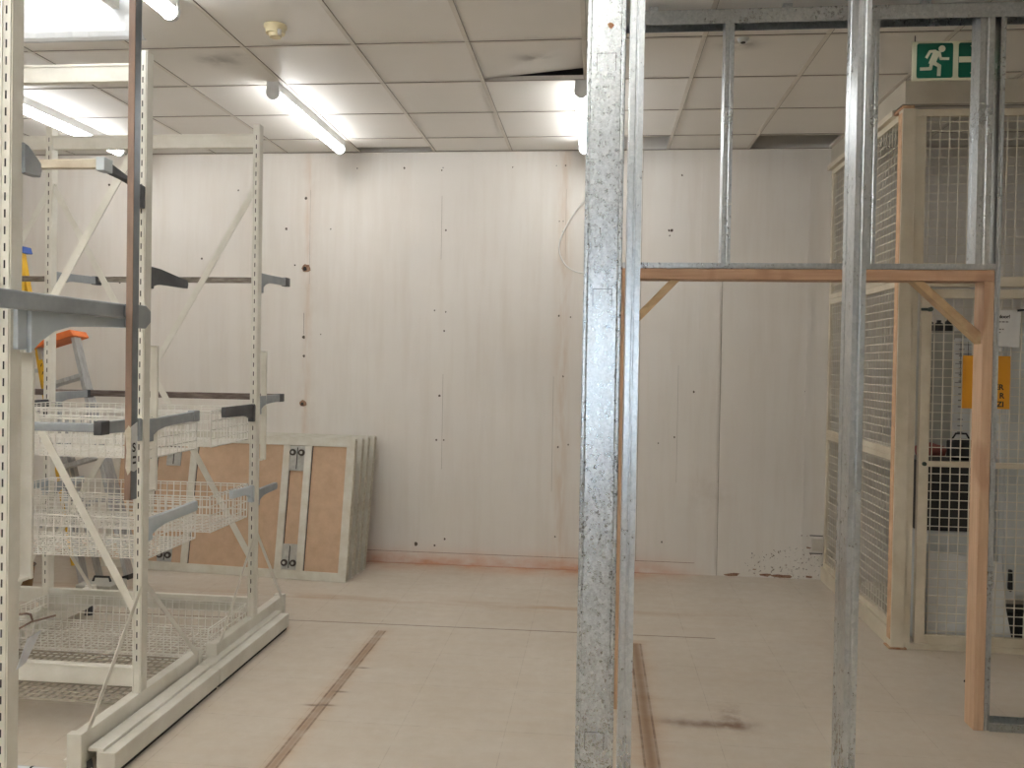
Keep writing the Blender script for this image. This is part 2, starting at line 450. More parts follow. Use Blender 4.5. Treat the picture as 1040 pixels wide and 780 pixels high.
bt = make_batten((-1.95, 4.80, HC), 'long white batten light ending near the back wall, right of the smoke detector')
for loc, lab in (((-3.70, 4.80, HC), 'white batten light seen through the left racking above the back rack'),
                 ((-.12, 4.86, HC), 'white batten light half hidden behind the wide galvanised stud'),
                 ((-1.98, 2.36, HC), 'white batten light at the top edge of the photo, nearer than the smoke detector'),
                 ((-2.58, .95, HC), 'unseen white batten light added above the left racks to reflect in the header sheet')):  # added out of view so the glossy header sheet has a reflection
    copy_tree(bt, loc, lab)
# unseen uplight trays added behind the camera to brighten the ceiling
DROP = .55
def make_uplight(loc, label):
    x, y, z = loc; L = 1.5; zb = HC-DROP
    t = thing('added_uplight', loc, label, 'added fill light', 'unseen fill lights added behind the camera')
    b = MB(); b.prism([(x-.16, zb+.03), (x-.12, zb-.01), (x+.12, zb-.01), (x+.16, zb+.03), (x+.155, zb+.034), (x+.118, zb-.004), (x-.118, zb-.004), (x-.155, zb+.034)], 'y', y, y+L, 'batten'); b.build('tray', t)
    for yy in (y+.25, y+L-.25):
        b = MB(); b.tube([(x, yy, zb-.006), (x, yy, HC+.003)], .004, 'batten', 8); b.build('rod', t)
    for sx in (-1, 1):
        d = MB(); d.tube([(x+sx*.06, y+.02, zb+.03), (x+sx*.06, y+L-.02, zb+.03)], .019, 'tube_fill', 12); d.build('fill_tube', t)
    for yy in (y, y+L-.02):
        b = MB(); b.box(x-.12, x+.12, yy, yy+.02, zb-.008, zb+.055, 'batten'); b.build('end_cap', t)
    return t
pl = make_uplight((-.40, -.50, HC), 'added unseen twin tube uplight above and behind the camera')
for loc, lab in (((-2.5, .15, HC), 'added unseen twin tube uplight behind the camera on the left'),
                 ((-4.2, -.2, HC), 'added unseen twin tube uplight at the far left behind the camera'),
                 ((-1.2, -3.0, HC), 'added unseen twin tube uplight by the added window behind the camera')):
    copy_tree(pl, loc, lab)

t = thing('smoke_detector', (-1.612, 3.995, HC), 'round cream smoke detector on a ceiling tile near the long batten light', 'smoke detector')
mb = MB(); mb.tube([(-1.612, 3.995, HC), (-1.612, 3.995, HC-.012), (-1.612, 3.995, HC-.013), (-1.612, 3.995, HC-.040)], [.056, .056, .05, .046], 'cream', 24); mb.build('base', t)
mb = MB(); mb.tube([(-1.612, 3.995, HC-.040), (-1.612, 3.995, HC-.058)], [.034, .028], 'cream', 20); mb.build('sensor_head', t)
mb = MB(); mb.tube([(-1.578, 3.96, HC-.034), (-1.578, 3.96, HC-.056)], [.012, .009], 'chrome', 10); mb.build('indicator', t)
t = MB(); t.tube([(.70, 4.29, HC), (.70, 4.29, HC-.02)], [.03, .022], 'cab_white', 16); t.disc((.70, 4.29, HC-.021), .012, 'dark', 'z', .004)
tag(t.build('ceiling_sensor'), 'tiny round sensor on the ceiling beside the sooty smudge', 'sensor')

# ------------------------------------------------------------------ racking
ZB, ZT = .185, .266
def upright_mb(x, y, ztop):
    mb = MB(); w, d = .0135, .026
    mb.box(x-w, x+w, y-d, y+d, .04, ztop, 'rack')
    mb.box(x-w-.004, x-w+.002, y-d-.003, y+d, .04, ztop, 'rack'); mb.box(x+w-.002, x+w+.004, y-d+.004, y+d, .04, ztop, 'rack')
    return mb
def slots_mb(mb, x, y, ztop):
    z = .30
    while z < ztop-.05:
        mb.box(x-.0022, x+.0022, y-.0272, y-.0245, z, z+.024, 'dark')
        mb.box(x-.0022, x+.0022, y+.0245, y+.0272, z, z+.024, 'dark'); z += .05
    return mb
def arm_poly(y0, y1, zt0, zt1, zb0, zb1):
    """side view of a cantilever arm from the upright (y0) to its tip (y1)"""
    s = y1-y0; pts = [(y0, zt0), (y0+s*.3, zt0+(zt1-zt0)*.12), (y1, zt1), (y1+.006*(1 if s > 0 else -1), (zt1+zb1)/2), (y1, zb1)]
    for k, f in ((.55, .06), (.34, .12), (.2, .3), (.09, .62), (.0, 1.)): pts.append((y0+s*k, zb1+(zb0-zb1)*f))
    return pts
def arm(root, x, y0, y1, zt0, zt1, zb0, zb1, mat, w=.011, tip=None, label=None):
    a = MB(); a.prism(arm_poly(y0, y1, zt0, zt1, zb0, zb1), 'x', x-w, x+w, mat)
    s = y1-y0
    a.box(x-w-.004, x+w+.004, min(y0+s*.02, y0+s*.10), max(y0+s*.02, y0+s*.10), zb0+.004, zt0-.004, mat)
    o = a.build('support_arm', root, bevel=.003)
    if tip:
        c = MB(); d = .05*(1 if s > 0 else -1)
        c.box(x-w-.005, x+w+.005, min(y1-d*.9, y1+d*.25), max(y1-d*.9, y1+d*.25), zb1-.004, zt1+.003, tip); c.build('end_cap', o, bevel=.003)
    if label: o['label'] = label
    return o
def hang_bar(root, x, y, yu, z0, z1):
    mb = MB(); mb.box(x-.016, x+.016, y-.006, y+.006, z0, z1, 'rack')
    for z in (z1-.004, z0+.004): mb.box(x-.012, x+.012, yu, y, z-.004, z+.004, 'rack')
    mb.build('hanging_strip', root, bevel=.002)

def rack_frame(root, xs, y, ztop, near, far, left_extra=False):
    for x in xs:
        u = slots_mb(upright_mb(x, y, ztop), x, y, ztop).build('upright', root)
        f = MB(); f.box(x-.028, x+.020, near, far, .045, .165, 'rack'); f.box(x-.07, x-.02, near+.03, far-.03, .045, .056, 'rack')
        f.box(x-.034, x+.026, near-.004, near+.03, .02, .172, 'rack'); f.box(x-.034, x+.026, far-.03, far+.004, .02, .172, 'rack')
        fo = f.build('foot', root, bevel=.003)
        for yy in (near+.05, far-.05):
            p = MB(); p.tube([(x+.012, yy, 0), (x+.012, yy, .05)], [.028, .02], 'arm_dark', 10); p.build('levelling_foot', fo)
        for yy in (near+.04, far-.04):
            b = MB(); b.bar((x+.014, y+(.02 if yy > y else -.02), .615), (x+.020, yy, .155), .022, .004, 'rack', (1, 0, 0)); b.build('foot_brace', root)
    for a, b in zip(xs[1:], xs[:-1]):
        for z0, z1 in ((2.76, 2.832), (ZB+.0, ZT)):
            m = MB(); m.box(a+.014, b-.014, y-.018, y+.018, z0, z1, 'rack'); m.box(a+.014, b-.014, y-.022, y-.016, z1-.008, z1+.003, 'rack'); m.build('cross_beam', root, bevel=.002)
        m = MB(); m.bar((b-.01, y+.012, 2.56), (a+.01, y+.012, .50), .034, .004, 'rack', (0, 1, 0)); m.build('cross_brace', root)
        m = MB(); m.bar((a+.01, y-.004, 2.56), (b-.01, y-.004, .48), .034, .004, 'rack', (0, 1, 0)); m.build('cross_brace', root)

# --- nearer full rack
XB, YB = -1.925, 3.37
rb = thing('gondola_rack', (XB, YB, 0), 'white slotted double-sided rack nearest the lying white rail, its foot nearest the camera', 'rack', 'white slotted racking')
rack_frame(rb, (XB, XB-1.2), YB, 2.885, 2.93, 3.885)
for x in (XB, XB-1.2):
    arm(rb, x, YB-.02, 3.06, 2.315, 2.362, 2.215, 2.316, 'arm_dark', .013, 'arm_light')
    arm(rb, x, YB+.02, 3.73, 1.985, 1.955, 1.885, 1.918, 'arm_dark', .012)
    arm(rb, x, YB-.02, 3.06, 1.335, 1.338, 1.235, 1.29, 'arm_grey', .012, 'arm_dark')
    arm(rb, x, YB+.02, 3.84, 1.325, 1.338, 1.225, 1.292, 'arm_grey', .012, 'arm_grey')
    arm(rb, x, YB+.02, 3.85, .895, .902, .795, .855, 'arm_light', .012)
hang_bar(rb, XB-.012, YB+.115, YB+.02, 1.005, 1.645)
for y, z, h, mat, lab in ((3.07, 2.342, .036, 'rail_wood', 'worn pale hanging rail'), (3.07, 1.314, .034, 'arm_grey', 'grey hanging rail')):
    r = MB(); r.box(XB-1.2+.016, XB-.016, y-.014, y+.014, z-h/2, z+h/2, mat); r.build('hanging_rail', rb, bevel=.004)['label'] = lab

# --- rack behind it
XC, YC = -1.885, 4.45
rc = thing('gondola_rack', (XC, YC, 0), 'white slotted double-sided rack nearest the back wall, in front of the leaning framed panels', 'rack', 'white slotted racking')
XS = (XC, XC-1.215, XC-2.43)
rack_frame(rc, XS, YC, 2.885, 3.965, 4.875)
for x in XS:
    arm(rc, x, YC+.02, 4.90, 2.075, 2.085, 1.96, 2.04, 'arm_grey', .012, 'arm_dark')
    arm(rc, x, YC+.02, 4.83, 1.385, 1.385, 1.28, 1.345, 'arm_grey', .012, 'arm_dark')
    arm(rc, x, YC-.02, 4.06, 1.345, 1.345, 1.245, 1.292, 'arm_dark', .012)
    arm(rc, x, YC-.02, 4.16, .895, .905, .80, .862, 'arm_light', .012)
    arm(rc, x, YC+.02, 4.76, .862, .865, .77, .825, 'arm_grey', .012)
hang_bar(rc, XC-.004, YC+.13, YC+.02, 1.02, 1.64)
for y, z, h, mat, lab in ((4.885, 2.072, .034, 'rail_steel', 'steel hanging rail'), (4.82, 1.368, .038, 'rail_brown', 'brown stained hanging rail')):
    r = MB(); r.box(XS[2]+.016, XC-.016, y-.014, y+.014, z-h/2, z+h/2, mat); r.build('hanging_rail', rc, bevel=.004)['label'] = lab

# --- plinths on the floor along the rack ends
def plinth(y0, y1, label):
    t = thing('rack_plinth', (-1.82, y0, 0), label, 'plinth', 'white plinths along the rack ends')
    m = MB(); m.box(-1.862, -1.785, y0, y1, .018, .094, 'rack'); m.build('casing', t, bevel=.004)
    m = MB(); m.box(-1.895, -1.832, y0, y1, .094, .108, 'rack'); m.build('top_ledge', t, bevel=.003)
    m = MB(); m.box(-1.855, -1.795, y0+.01, y1-.01, 0, .018, 'dark'); m.build('recessed_base', t)
plinth(2.96, 3.836, 'low white plinth beside the foot of the nearer rack')
plinth(3.842, 4.745, 'low white plinth beside the foot of the back rack')

# --- nearest rack, only its end post in the photo
XA, YA = -1.752, 2.33
ra = thing('gondola_rack', (XA, YA, 0), 'white slotted rack end post at the very left edge, nearest the camera', 'rack', 'white slotted racking')
for x in (XA, XA-1.2):
    u = slots_mb(upright_mb(x, YA, 2.90), x, YA, 2.90).build('upright', ra)
    f = MB(); f.box(x-.028, x+.020, 1.86, 2.80, .0, .118, 'rack'); f.build('foot', ra, bevel=.003)
for z0, z1 in ((2.80, 2.872), (ZB-.1, ZT-.1)):
    m = MB(); m.box(XA-1.2+.014, XA-.014, YA-.018, YA+.018, z0, z1, 'rack'); m.build('cross_beam', ra, bevel=.002)
# long depth-wise rail with its pale bracket
m = MB(); m.prism([(1.75, 1.725), (2.85, 1.730), (2.85, 1.782), (1.75, 1.783)], 'x', -1.708, -1.680, 'arm_grey')
o = m.build('side_rail', ra, bevel=.006); o['label'] = 'long grey rail running past the post'
m = MB(); m.prism(arm_poly(YA+.03, 2.93, 1.735, 1.735, 1.60, 1.700), 'x', -1.735, -1.706, 'arm_light'); m.box(XA-.01, -1.72, YA-.01, YA+.05, 1.61, 1.73, 'arm_light')
o = m.build('support_arm', ra, bevel=.003); o['label'] = 'pale blue-grey curved bracket'
c = MB(); c.prism([(2.86, 1.70), (2.95, 1.70), (2.985, 1.725), (2.985, 1.765), (2.95, 1.785), (2.86, 1.785)], 'x', -1.71, -1.675, 'arm_grey'); c.build('end_cap', o, bevel=.003)
arm(ra, XA+.01, YA+.02, 2.43, 2.235, 2.19, 2.14, 2.145, 'arm_grey', .014)
m = MB(); m.box(XA-.006, XA+.034, YA+.055, YA+.067, .905, 1.61, 'rack')
for z in (.91, 1.605): m.box(XA-.006, XA+.03, YA+.02, YA+.06, z-.005, z+.005, 'rack')
m.build('hanging_strip', ra, bevel=.002)
m = MB(); m.box(XA-.012, XA+.012, YA+.02, 2.862, 2.85, 2.885, 'rack'); m.build('header_bracket', ra)

# glossy header sheet and the brown/grey pole
m = MB()
pts = []
x0, x1 = -2.20, -1.655
N = 16; prof = [(0.0, 3.10), (0.0, 2.80), (.002, 2.775), (.008, 2.757), (.018, 2.748), (.030, 2.748)]
vs, fs = [], []
for i in range(N+1):
    xx = x0+(x1-x0)*i/N; w = .0035*math.sin(i*1.1)+.002*math.sin(i*2.3+1)
    for (dy, z) in prof: vs.append((xx, 2.866+dy+w*(1 if z < 3 else 0), z+w*.6*(1 if z < 2.8 else 0)))
    for (dy, z) in prof[::-1]: vs.append((xx, 2.869+dy+w*(1 if z < 3 else 0), z+.003))
K = 2*len(prof)
for i in range(N):
    for k in range(K): fs.append((i*K+k, i*K+(k+1) % K, (i+1)*K+(k+1) % K, (i+1)*K+k))
fs += [tuple(range(K)), tuple(range(N*K, N*K+K))]
m.add(vs, fs, 'white_gloss', False)
tag(m.build('header_sheet'), 'glossy white plastic header sheet at the top left, behind the brown and grey pole', 'sheet')
t = thing('flat_pole', (-1.653, 2.81, 1.083), 'long hanging brown and grey flat pole with a torn sticker, beside the near left post', 'pole')
m = MB(); m.box(-1.665, -1.642, 2.803, 2.842, 1.083, 3.10, 'pole_grey'); m.box(-1.6655, -1.6415, 2.7995, 2.803, 1.083, 3.10, 'pole_brown'); m.build('bar', t, bevel=.001)
m = MB()
m.prism([(2.7985, 1.345), (2.838, 1.36), (2.840, 1.19), (2.82, 1.183), (2.7985, 1.19)], 'x', -1.6418, -1.6405, 'paper')
m.prism([(-1.664, 1.33), (-1.650, 1.35), (-1.6405, 1.338), (-1.6405, 1.19), (-1.652, 1.172), (-1.661, 1.20), (-1.657, 1.26)], 'y', 2.7985, 2.7995, 'frame_edge')
text_mb(m, 'S', .045, (-1.6405, 2.806, 1.255), (0, 1, 0), (0, 0, 1), 'ink', .001, (1, 0, 0))
for z in (1.235, 1.215): m.box(-1.6405, -1.6395, 2.81, 2.83, z-.004, z+.004, 'ink')
m.build('torn_sticker', t)['label'] = 'torn white sticker with a dark letter'
m = MB(); m.box(-1.682, -1.663, 2.81, 2.835, 1.735, 1.775, 'pole_grey'); m.build('clip', t)

# wire baskets ----------------------------------------------------------------
BW, BD, BH = 1.165, .44, .18
def make_basket(name, loc, label, h=BH, dz=.032):
    x, y, z = loc            # centre of the bottom
    t = thing(name, loc, label, 'wire basket', 'white wire baskets on the racks')
    w, d = BW/2, BD/2; r = .0016
    b = MB()
    nx, ny = 30, 12
    for i in range(nx+1):
        xx = x-w+BW*i/nx; b.bar((xx, y-d, z), (xx, y+d, z), .0042, .0042, 'wire')
    for j in range(ny+1):
        yy = y-d+BD*j/ny; b.bar((x-w, yy, z+.002), (x+w, yy, z+.002), .0042, .0042, 'wire')
    b.build('wire_bottom', t)
    for s in (-1, 1):
        b = MB()
        for i in range(nx+1):
            xx = x-w+BW*i/nx; b.bar((xx, y+s*d, z), (xx, y+s*(d+.008), z+h), .0042, .0042, 'wire')
        k = z+.04
        while k < z+h-.02: b.bar((x-w, y+s*(d+.004), k), (x+w, y+s*(d+.004), k), .0042, .0042, 'wire'); k += .045
        b.build('wire_side', t)
        b = MB()
        for j in range(ny+1):
            yy = y-d+BD*j/ny; b.bar((x+s*w, yy, z), (x+s*w, yy, z+h), .0042, .0042, 'wire')
        k = z+.04
        while k < z+h-.02: b.bar((x+s*w, y-d, k), (x+s*w, y+d, k), .0042, .0042, 'wire'); k += .045
        b.build('wire_end', t)
    b = MB()
    for zz, rr in ((z+h, .0035), (z+h-.012, .0022)):
        q = [(x-w, y-d-.008, zz), (x+w, y-d-.008, zz), (x+w, y+d+.008, zz), (x-w, y+d+.008, zz)]
        for a, c in zip(q, q[1:]+q[:1]): b.tube([a, c], rr, 'wire', 6)
    b.build('rim', t)
    return t
xb, xc = XB-.6, XC-.6075
bk = make_basket('wire_basket', (xb, 3.665, 1.15), 'top wire basket on the far side of the nearer rack')
copy_tree(bk, (xc, 4.195, 1.15), 'top wire basket on the near side of the back rack')
copy_tree(bk, (xb, 3.665, .712), 'middle wire basket on the far side of the nearer rack')
copy_tree(bk, (xc, 4.195, .722), 'middle wire basket on the near side of the back rack')
copy_tree(bk, (xc, 4.195, .059), 'bottom wire basket near the floor on the near side of the back rack')
m = MB()
for i in range(34): xx = xb-.585+1.17*i/33; m.bar((xx, 3.27, .146), (xx, 3.80, .146), .006, .005, 'shelf_wire')
for j in range(14): yy = 3.27+.53*j/13; m.bar((xb-.585, yy, .149), (xb+.585, yy, .149), .006, .005, 'shelf_wire')
for a, b in (((xb-.585, 3.27, .147), (xb+.585, 3.27, .147)), ((xb-.585, 3.80, .147), (xb+.585, 3.80, .147)), ((xb-.585, 3.27, .147), (xb-.585, 3.80, .147)), ((xb+.585, 3.27, .147), (xb+.585, 3.80, .147))): m.tube([a, b], .005, 'shelf_wire', 6)
t = tag(m.build('wire_shelf'), 'flat white wire mesh shelf low behind the bottom beam of the nearer rack', 'wire shelf')

# wire hook with price tag on the near post
t = thing('display_hook', (XA, YA+.03, .70), 'dark bent wire hook holding a white price tag on the near left post', 'hook')
m = MB(); m.tube([(XA+.016, YA+.026, .805), (XA+.018, YA+.06, .797), (XA+.020, YA+.075, .790), (XA+.020, YA+.085, .765), (XA+.022, YA+.19, .752)], .0035, 'pole_brown', 8)
m.tube([(XA+.016, YA+.026, .760), (XA+.020, YA+.085, .766)], .0032, 'pole_brown', 8); m.build('prong', t)
m = MB(); m.prism([(YA+.055, .722), (YA+.115, .728), (YA+.045, .650), (YA+.005, .643)], 'x', XA+.024, XA+.027, 'tag_white'); m.bar((XA+.022, YA+.09, .762), (XA+.025, YA+.08, .722), .003, .008, 'cable'); m.build('price_tag', t)

# white rail lying across the feet of the near rack
t = thing('white_rail', (-2.2, 2.70, .12), 'white rail lying along the bottom left edge, with dark joint clips', 'rail')
m = MB(); m.tube([(-3.05, 2.70, .139), (-1.555, 2.70, .139)], .0195, 'white_gloss', 14); m.build('tube', t)
for x in (-1.935, -1.745):
    c = MB(); c.tube([(x-.004, 2.70, .139), (x+.004, 2.70, .139)], .0205, 'dark', 14); c.build('joint_clip', t)

# ------------------------------------------------------------------ framed panels leaning on the wall
def make_panel(loc, yaw, lean, label):
    t = thing('framed_panel', (0, 0, 0), label, 'framed panel', 'framed panels leaning on the back wall')
    W, H, T = 1.96, 1.03, .05
    m = MB(); m.box(-W+.03, -.03, .016, .026, .03, H-.03, 'hardboard'); m.build('board', t)
    m = MB()
    m.box(-W, 0, 0, T, 0, .062, 'frame'); m.box(-W, 0, 0, T, H-.062, H, 'frame')
    m.box(-.062, 0, .0005, T, .062, H-.062, 'frame'); m.box(-W, -W+.062, .0005, T, .062, H-.062, 'frame')
    m.box(-.0005, .002, .003, T-.003, .01, H-.01, 'frame_edge')
    m.build('frame', t, bevel=.003)
    for x in (-.53, -.36, -1.28, -1.42-.19):
        m = MB(); m.box(x-.027, x+.027, .001, T-.002, .0625, H-.0625, 'frame'); m.box(x+.027, x+.033, .012, .016, .0625, H-.0625, 'dark'); m.build('stile', t, bevel=.002)
    for x in (-.445, -1.445):
        for z0 in (.064, H-.064-.185):
            m = MB(); m.box(x-.058, x+.058, .004, .015, z0, z0+.185, 'plate'); p = m.build('latch_plate', t, bevel=.002)
            top = z0 > .3; zc = z0+.135 if top else z0+.05
            m = MB(); m.box(x-.003, x+.003, .0025, .0045, z0+.012, z0+.172, 'dark'); m.build('slot', p)
            for s in (-1, 1):
                m = MB(); m.disc((x+s*.034, -.001, zc), .024, 'rubber', 'y', .014, 16); m.disc((x+s*.034, -.009, zc), .011, 'plate', 'y', .003, 12); m.build('roller', p)
    t.location = loc; t.rotation_euler = (-lean, 0, yaw)
    return t
yaw = -math.radians(4.6)
p0 = make_panel((-1.765, 5.79, .002), yaw, math.radians(8.8), 'front framed tan panel leaning on the back wall, all latch plates in view')
for (x, y, ln, lab) in ((-1.758, 5.915, 10.5, 'second framed panel from the front of the leaning stack'),
                        (-1.752, 6.04, 11, 'third framed panel from the front of the leaning stack'),
                        (-1.738, 6.15, 12.0, 'rearmost framed panel of the leaning stack, touching the wall')):
    c = copy_tree(p0, (x, y, .002), lab); c.rotation_euler = (-math.radians(ln), 0, yaw)

# ------------------------------------------------------------------ ladders behind the racks
def step_ladder(name, loc, tilt, label, side, cap, H, wt, wb, spread, nsteps, label_plate):
    t = thing(name, (0, 0, 0), label, 'ladder')
    for s in (-1, 1):
        m = MB(); m.bar((s*wb/2, 0, 0), (s*wt/2, spread*.5, H), .03, .075, side, (0, 1, 0))
        r = m.build('front_rail', t, bevel=.002)
        f = MB(); f.box(s*wb/2-.022, s*wb/2+.022, -.045, .045, -.004, .03, 'black'); f.build('rubber_foot', r)
        m = MB(); m.bar((s*(wb/2-.02), spread, 0), (s*(wt/2-.01), spread*.58, H-.03), .026, .05, side if side != 'alu' else 'alu', (0, 1, 0)); m.build('rear_rail', t, bevel=.002)
    for k in range(1, nsteps+1):
        f = k/(nsteps+1); z = H*f; w = wb+(wt-wb)*f; y = spread*.5*f
        m = MB(); m.box(-w/2, w/2, y-.04, y+.05, z-.03, z, 'alu'); m.build('step', t, bevel=.002)
    for k in range(1, nsteps+1, 2):
        f = k/(nsteps+1); z = H*f; w = wb+(wt-wb)*f; y = spread-(spread*.42)*f
        m = MB(); m.bar((-w/2+.015, y, z), (w/2-.015, y, z), .03, .03, 'alu'); m.build('rear_bar', t)
    m = MB(); m.prism([(-wt/2-.035, H-.03), (wt/2+.035, H-.03), (wt/2+.02, H+.02), (-wt/2-.02, H+.02)], 'y', spread*.5-.08, spread*.5+.11, cap); m.build('top_cap', t, bevel=.006)
    if label_plate:
        m = MB(); s = -1; z0, z1 = H-.40, H-.12
        def at(z): return s*(wb/2+(wt-wb)/2*z/H), spread*.5*z/H
        (xa, ya), (xb_, yb_) = at(z0), at(z1)
        m.bar((xa, ya-.0385, z0), (xb_, yb_-.0385, z1), .03, .002, 'yellow', (0, 1, 0))
        for k in range(4):
            z = z0+.05+k*.06; xx, yy = at(z); m.bar((xx-.006, yy-.0405, z), (xx+.006, yy-.0405, z+.02), .006, .001, 'ink', (0, 1, 0))
        m.build('warning_label', t)['label'] = 'yellow label with dark marks'
    t.location = loc; t.rotation_euler = tilt
    return t
step_ladder('step_ladder', (-4.31, 5.33, .004), (0, 0, 0), 'yellow step ladder with a blue top standing by the back wall', 'yellow', 'blue', 2.36, .26, .80, .62, 7, False)
step_ladder('step_ladder', (-3.37, 5.47, .002), (-math.radians(4), -math.radians(17), 0), 'aluminium step ladder with an orange top, leaning against the yellow ladder', 'alu', 'orange', 1.80, .27, .34, .16, 5, True)
t = thing('tool_case', (-3.18, 5.1, 0), 'small grey tool case with a black slot on the floor below the ladders', 'case')
m = MB(); m.box(-3.30, -3.06, 5.0, 5.2, 0, .13, 'cab_grey'); m.build('body', t, bevel=.01)
m = MB(); m.box(-3.27, -3.12, 4.992, 5.002, .075, .10, 'black'); m.build('slot', t)
m = MB(); m.tube([(-3.24, 5.1, .13), (-3.23, 5.1, .16), (-3.13, 5.1, .16), (-3.12, 5.1, .13)], .008, 'black', 8); m.build('handle', t)
t = thing('bucket', (-3.80, 5.14, 0), 'dark plastic bucket on the floor between the ladder legs', 'bucket')
m = MB(); m.tube([(-3.80, 5.14, .0), (-3.80, 5.14, .20)], [.085, .105], 'brown', 18); m.build('tub', t)
m = MB(); m.tube([(-3.80+.107*math.cos(a), 5.14+.107*math.sin(a), .198) for a in [2*PI*k/20 for k in range(21)]], .005, 'black', 6, False); m.build('rim', t)

# ------------------------------------------------------------------ galvanised studs
def c_stud(x, y, z0, z1, web, fl, face, mat='galv_plain', lip=.007):
    """C-section: web plane either facing the camera ('web') or at its left side ('flange')"""
    t = .0016; m = MB()
    if face == 'web':       # web across x at y, flanges run back
        n = [(0, .003), (.002, .0008), (.008, .0006), (.010, .0022), (.012, 0.0008), (web*.5, 0.0004), (web-.012, .0008), (web-.010, .0022), (web-.008, .0006), (web-.002, .0008), (web, .003)]
        prof = [(x+a, y+b) for a, b in n]+[(x+web, y+fl), (x+web-lip, y+fl), (x+web-lip, y+fl-t), (x+web-t, y+fl-t)]
        prof += [(x+a-(t if a > web/2 else -t)*(1 if a in (0, web) else 0), y+b+t) for a, b in n[::-1]]+[(x+t, y+fl-t), (x+lip, y+fl-t), (x+lip, y+fl), (x, y+fl)]
    elif face == 'flange':  # flange faces camera, web on the left runs back
        g = [(0, 0), (fl*.38, 0), (fl*.45, .0022), (fl*.55, .0022), (fl*.62, 0), (fl, 0)]
        prof = [(x+a, y+b) for a, b in g]+[(x+fl, y+lip), (x+fl-t, y+lip), (x+fl-t, y+t)]+[(x+a, y+b+t) for a, b in g[-2:0:-1]]
        prof += [(x+t, y+t), (x+t, y+web-t), (x+fl-t, y+web-t), (x+fl-t, y+web-lip), (x+fl, y+web-lip), (x+fl, y+web), (x, y+web)]
        h = [(0, web*.72), (.002, web*.68), (.002, web*.36), (0, web*.32)]
        prof += [(x+a, y+b) for a, b in h]
    m.prism(prof, 'z', z0, z1, mat)
    return m
def service_slot(root, x, y, z, w=.038):
    m = MB(); h = .042
    m.box(x-w/2, x+w/2, y-.0006, y, z-.0012, z, 'arm_dark')
    for xx in (x-w/2, x+w/2): m.box(xx-.0005, xx+.0007, y-.0006, y, z-h, z, 'arm_dark')
    m.build('service_slot', root)
t = thing('metal_stud', (.015, 2.0, 0), 'wide spangled galvanised stud, its flat face to the camera, in front of the doorway', 'stud', 'galvanised studs nearest the camera')
s = c_stud(-.036, 2.0, 0, HC, .091, .036, 'web', 'galv'); s.build('channel', t)
for z in (.71, 1.775, 2.335): service_slot(t, .0095, 2.0007, z, .045)
m = MB(); m.disc((.018, 2.0006, 2.40), .008, 'rust', 'y', .001, 9, jit=.3); m.build('rust_spot', t)
t2 = thing('metal_stud', (.085, 2.0, 0), 'slim galvanised stud just right of the wide spangled stud', 'stud', 'galvanised studs nearest the camera')
c_stud(.066, 2.0, 0, HC, .09, .032, 'flange').build('channel', t2)
t3 = thing('metal_stud', (.585, 2.0, 0), 'galvanised stud standing nearest the camera in front of the mesh cage', 'stud', 'galvanised studs nearest the camera')
c_stud(.5865, 2.0, 0, HC, .088, .029, 'flange').build('channel', t3)

# partition frame round the timber doorway
YP = 3.86
def track(name, x0, x1, z0, z1, up, label):
    m = MB(); m.box(x0, x1, YP, YP+.092, (z0 if up else z1-.002), (z0+.002 if up else z1), 'galv_plain')
    m.box(x0, x1, YP, YP+.002, z0, z1, 'galv_plain'); m.box(x0, x1, YP+.09, YP+.092, z0, z1, 'galv_plain')
    m.box(x0, x1, YP-.001, YP, (z0+z1)/2-.002, (z0+z1)/2+.001, 'galv_plain')
    if not up:
        k = x0+.2
        while k < x1: m.box(k-.02, k+.02, YP+.03, YP+.06, z1, HC, 'galv_plain'); k += .6
    return tag(m.build(name), label, 'metal track')
track('head_track', .03, 2.75, 3.148, 3.212, False, 'long galvanised head track along the ceiling above the doorway')
track('header_track', .088, 1.734, 2.040, 2.066, True, 'galvanised track lying on top of the timber door beam')
track('floor_track', 1.758, 2.75, 0, .034, True, 'galvanised floor track right of the timber door post')
for x, z0, web, fl, lab in ((.552, 2.042, .088, .040, 'short galvanised stud above the middle of the door beam'),
                            (1.188, 2.042, .088, .036, 'short galvanised stud above the door beam, behind the stud in front of the cage'),
                            (1.650, 2.042, .088, .060, 'short galvanised stud at the right end of the door beam'),
                            (1.736, .002, .090, .022, 'full height galvanised stud against the right timber post'),
                            (.040, .0, .088, .036, 'full height galvanised stud hidden by the wide near stud')):
    t = thing('partition_stud', (x+.017, YP+.05, z0), lab, 'stud', 'galvanised studs of the door partition')
    c_stud(x, YP+.003, z0, 3.209, web, fl, 'flange').build('channel', t)
# timber doorway
t = thing('timber_door_frame', (.93, YP+.045, 0), 'bare pine door frame with corner braces between the galvanised studs', 'door frame')
for x in (.088, 1.690):
    m = MB(); m.box(x, x+.044, YP+.0, YP+.095, 0, 1.990, 'wood_v'); m.build('post', t, bevel=.003)
m = MB(); m.box(.088, 1.734, YP, YP+.095, 1.990, 2.040, 'wood_h'); m.build('head_beam', t, bevel=.003)
def brace(xa, za, xb, zb, w=.04):
    d = Vector((xb-xa, 0, zb-za)).normalized(); n = Vector((-d.z, 0, d.x))*w/2
    k = 1 if xb > xa else -1
    poly = [(xa+k*w*.6, za), (xa-k*w*.6, za), (xb, zb-w*.65), (xb, zb+w*.65)]
    m = MB(); m.prism(poly, 'y', YP+.02, YP+.085, 'wood_d'); m.build('corner_brace', t, bevel=.002)
brace(.350, 1.990, .132, 1.760); brace(1.420, 1.990, 1.690, 1.740)

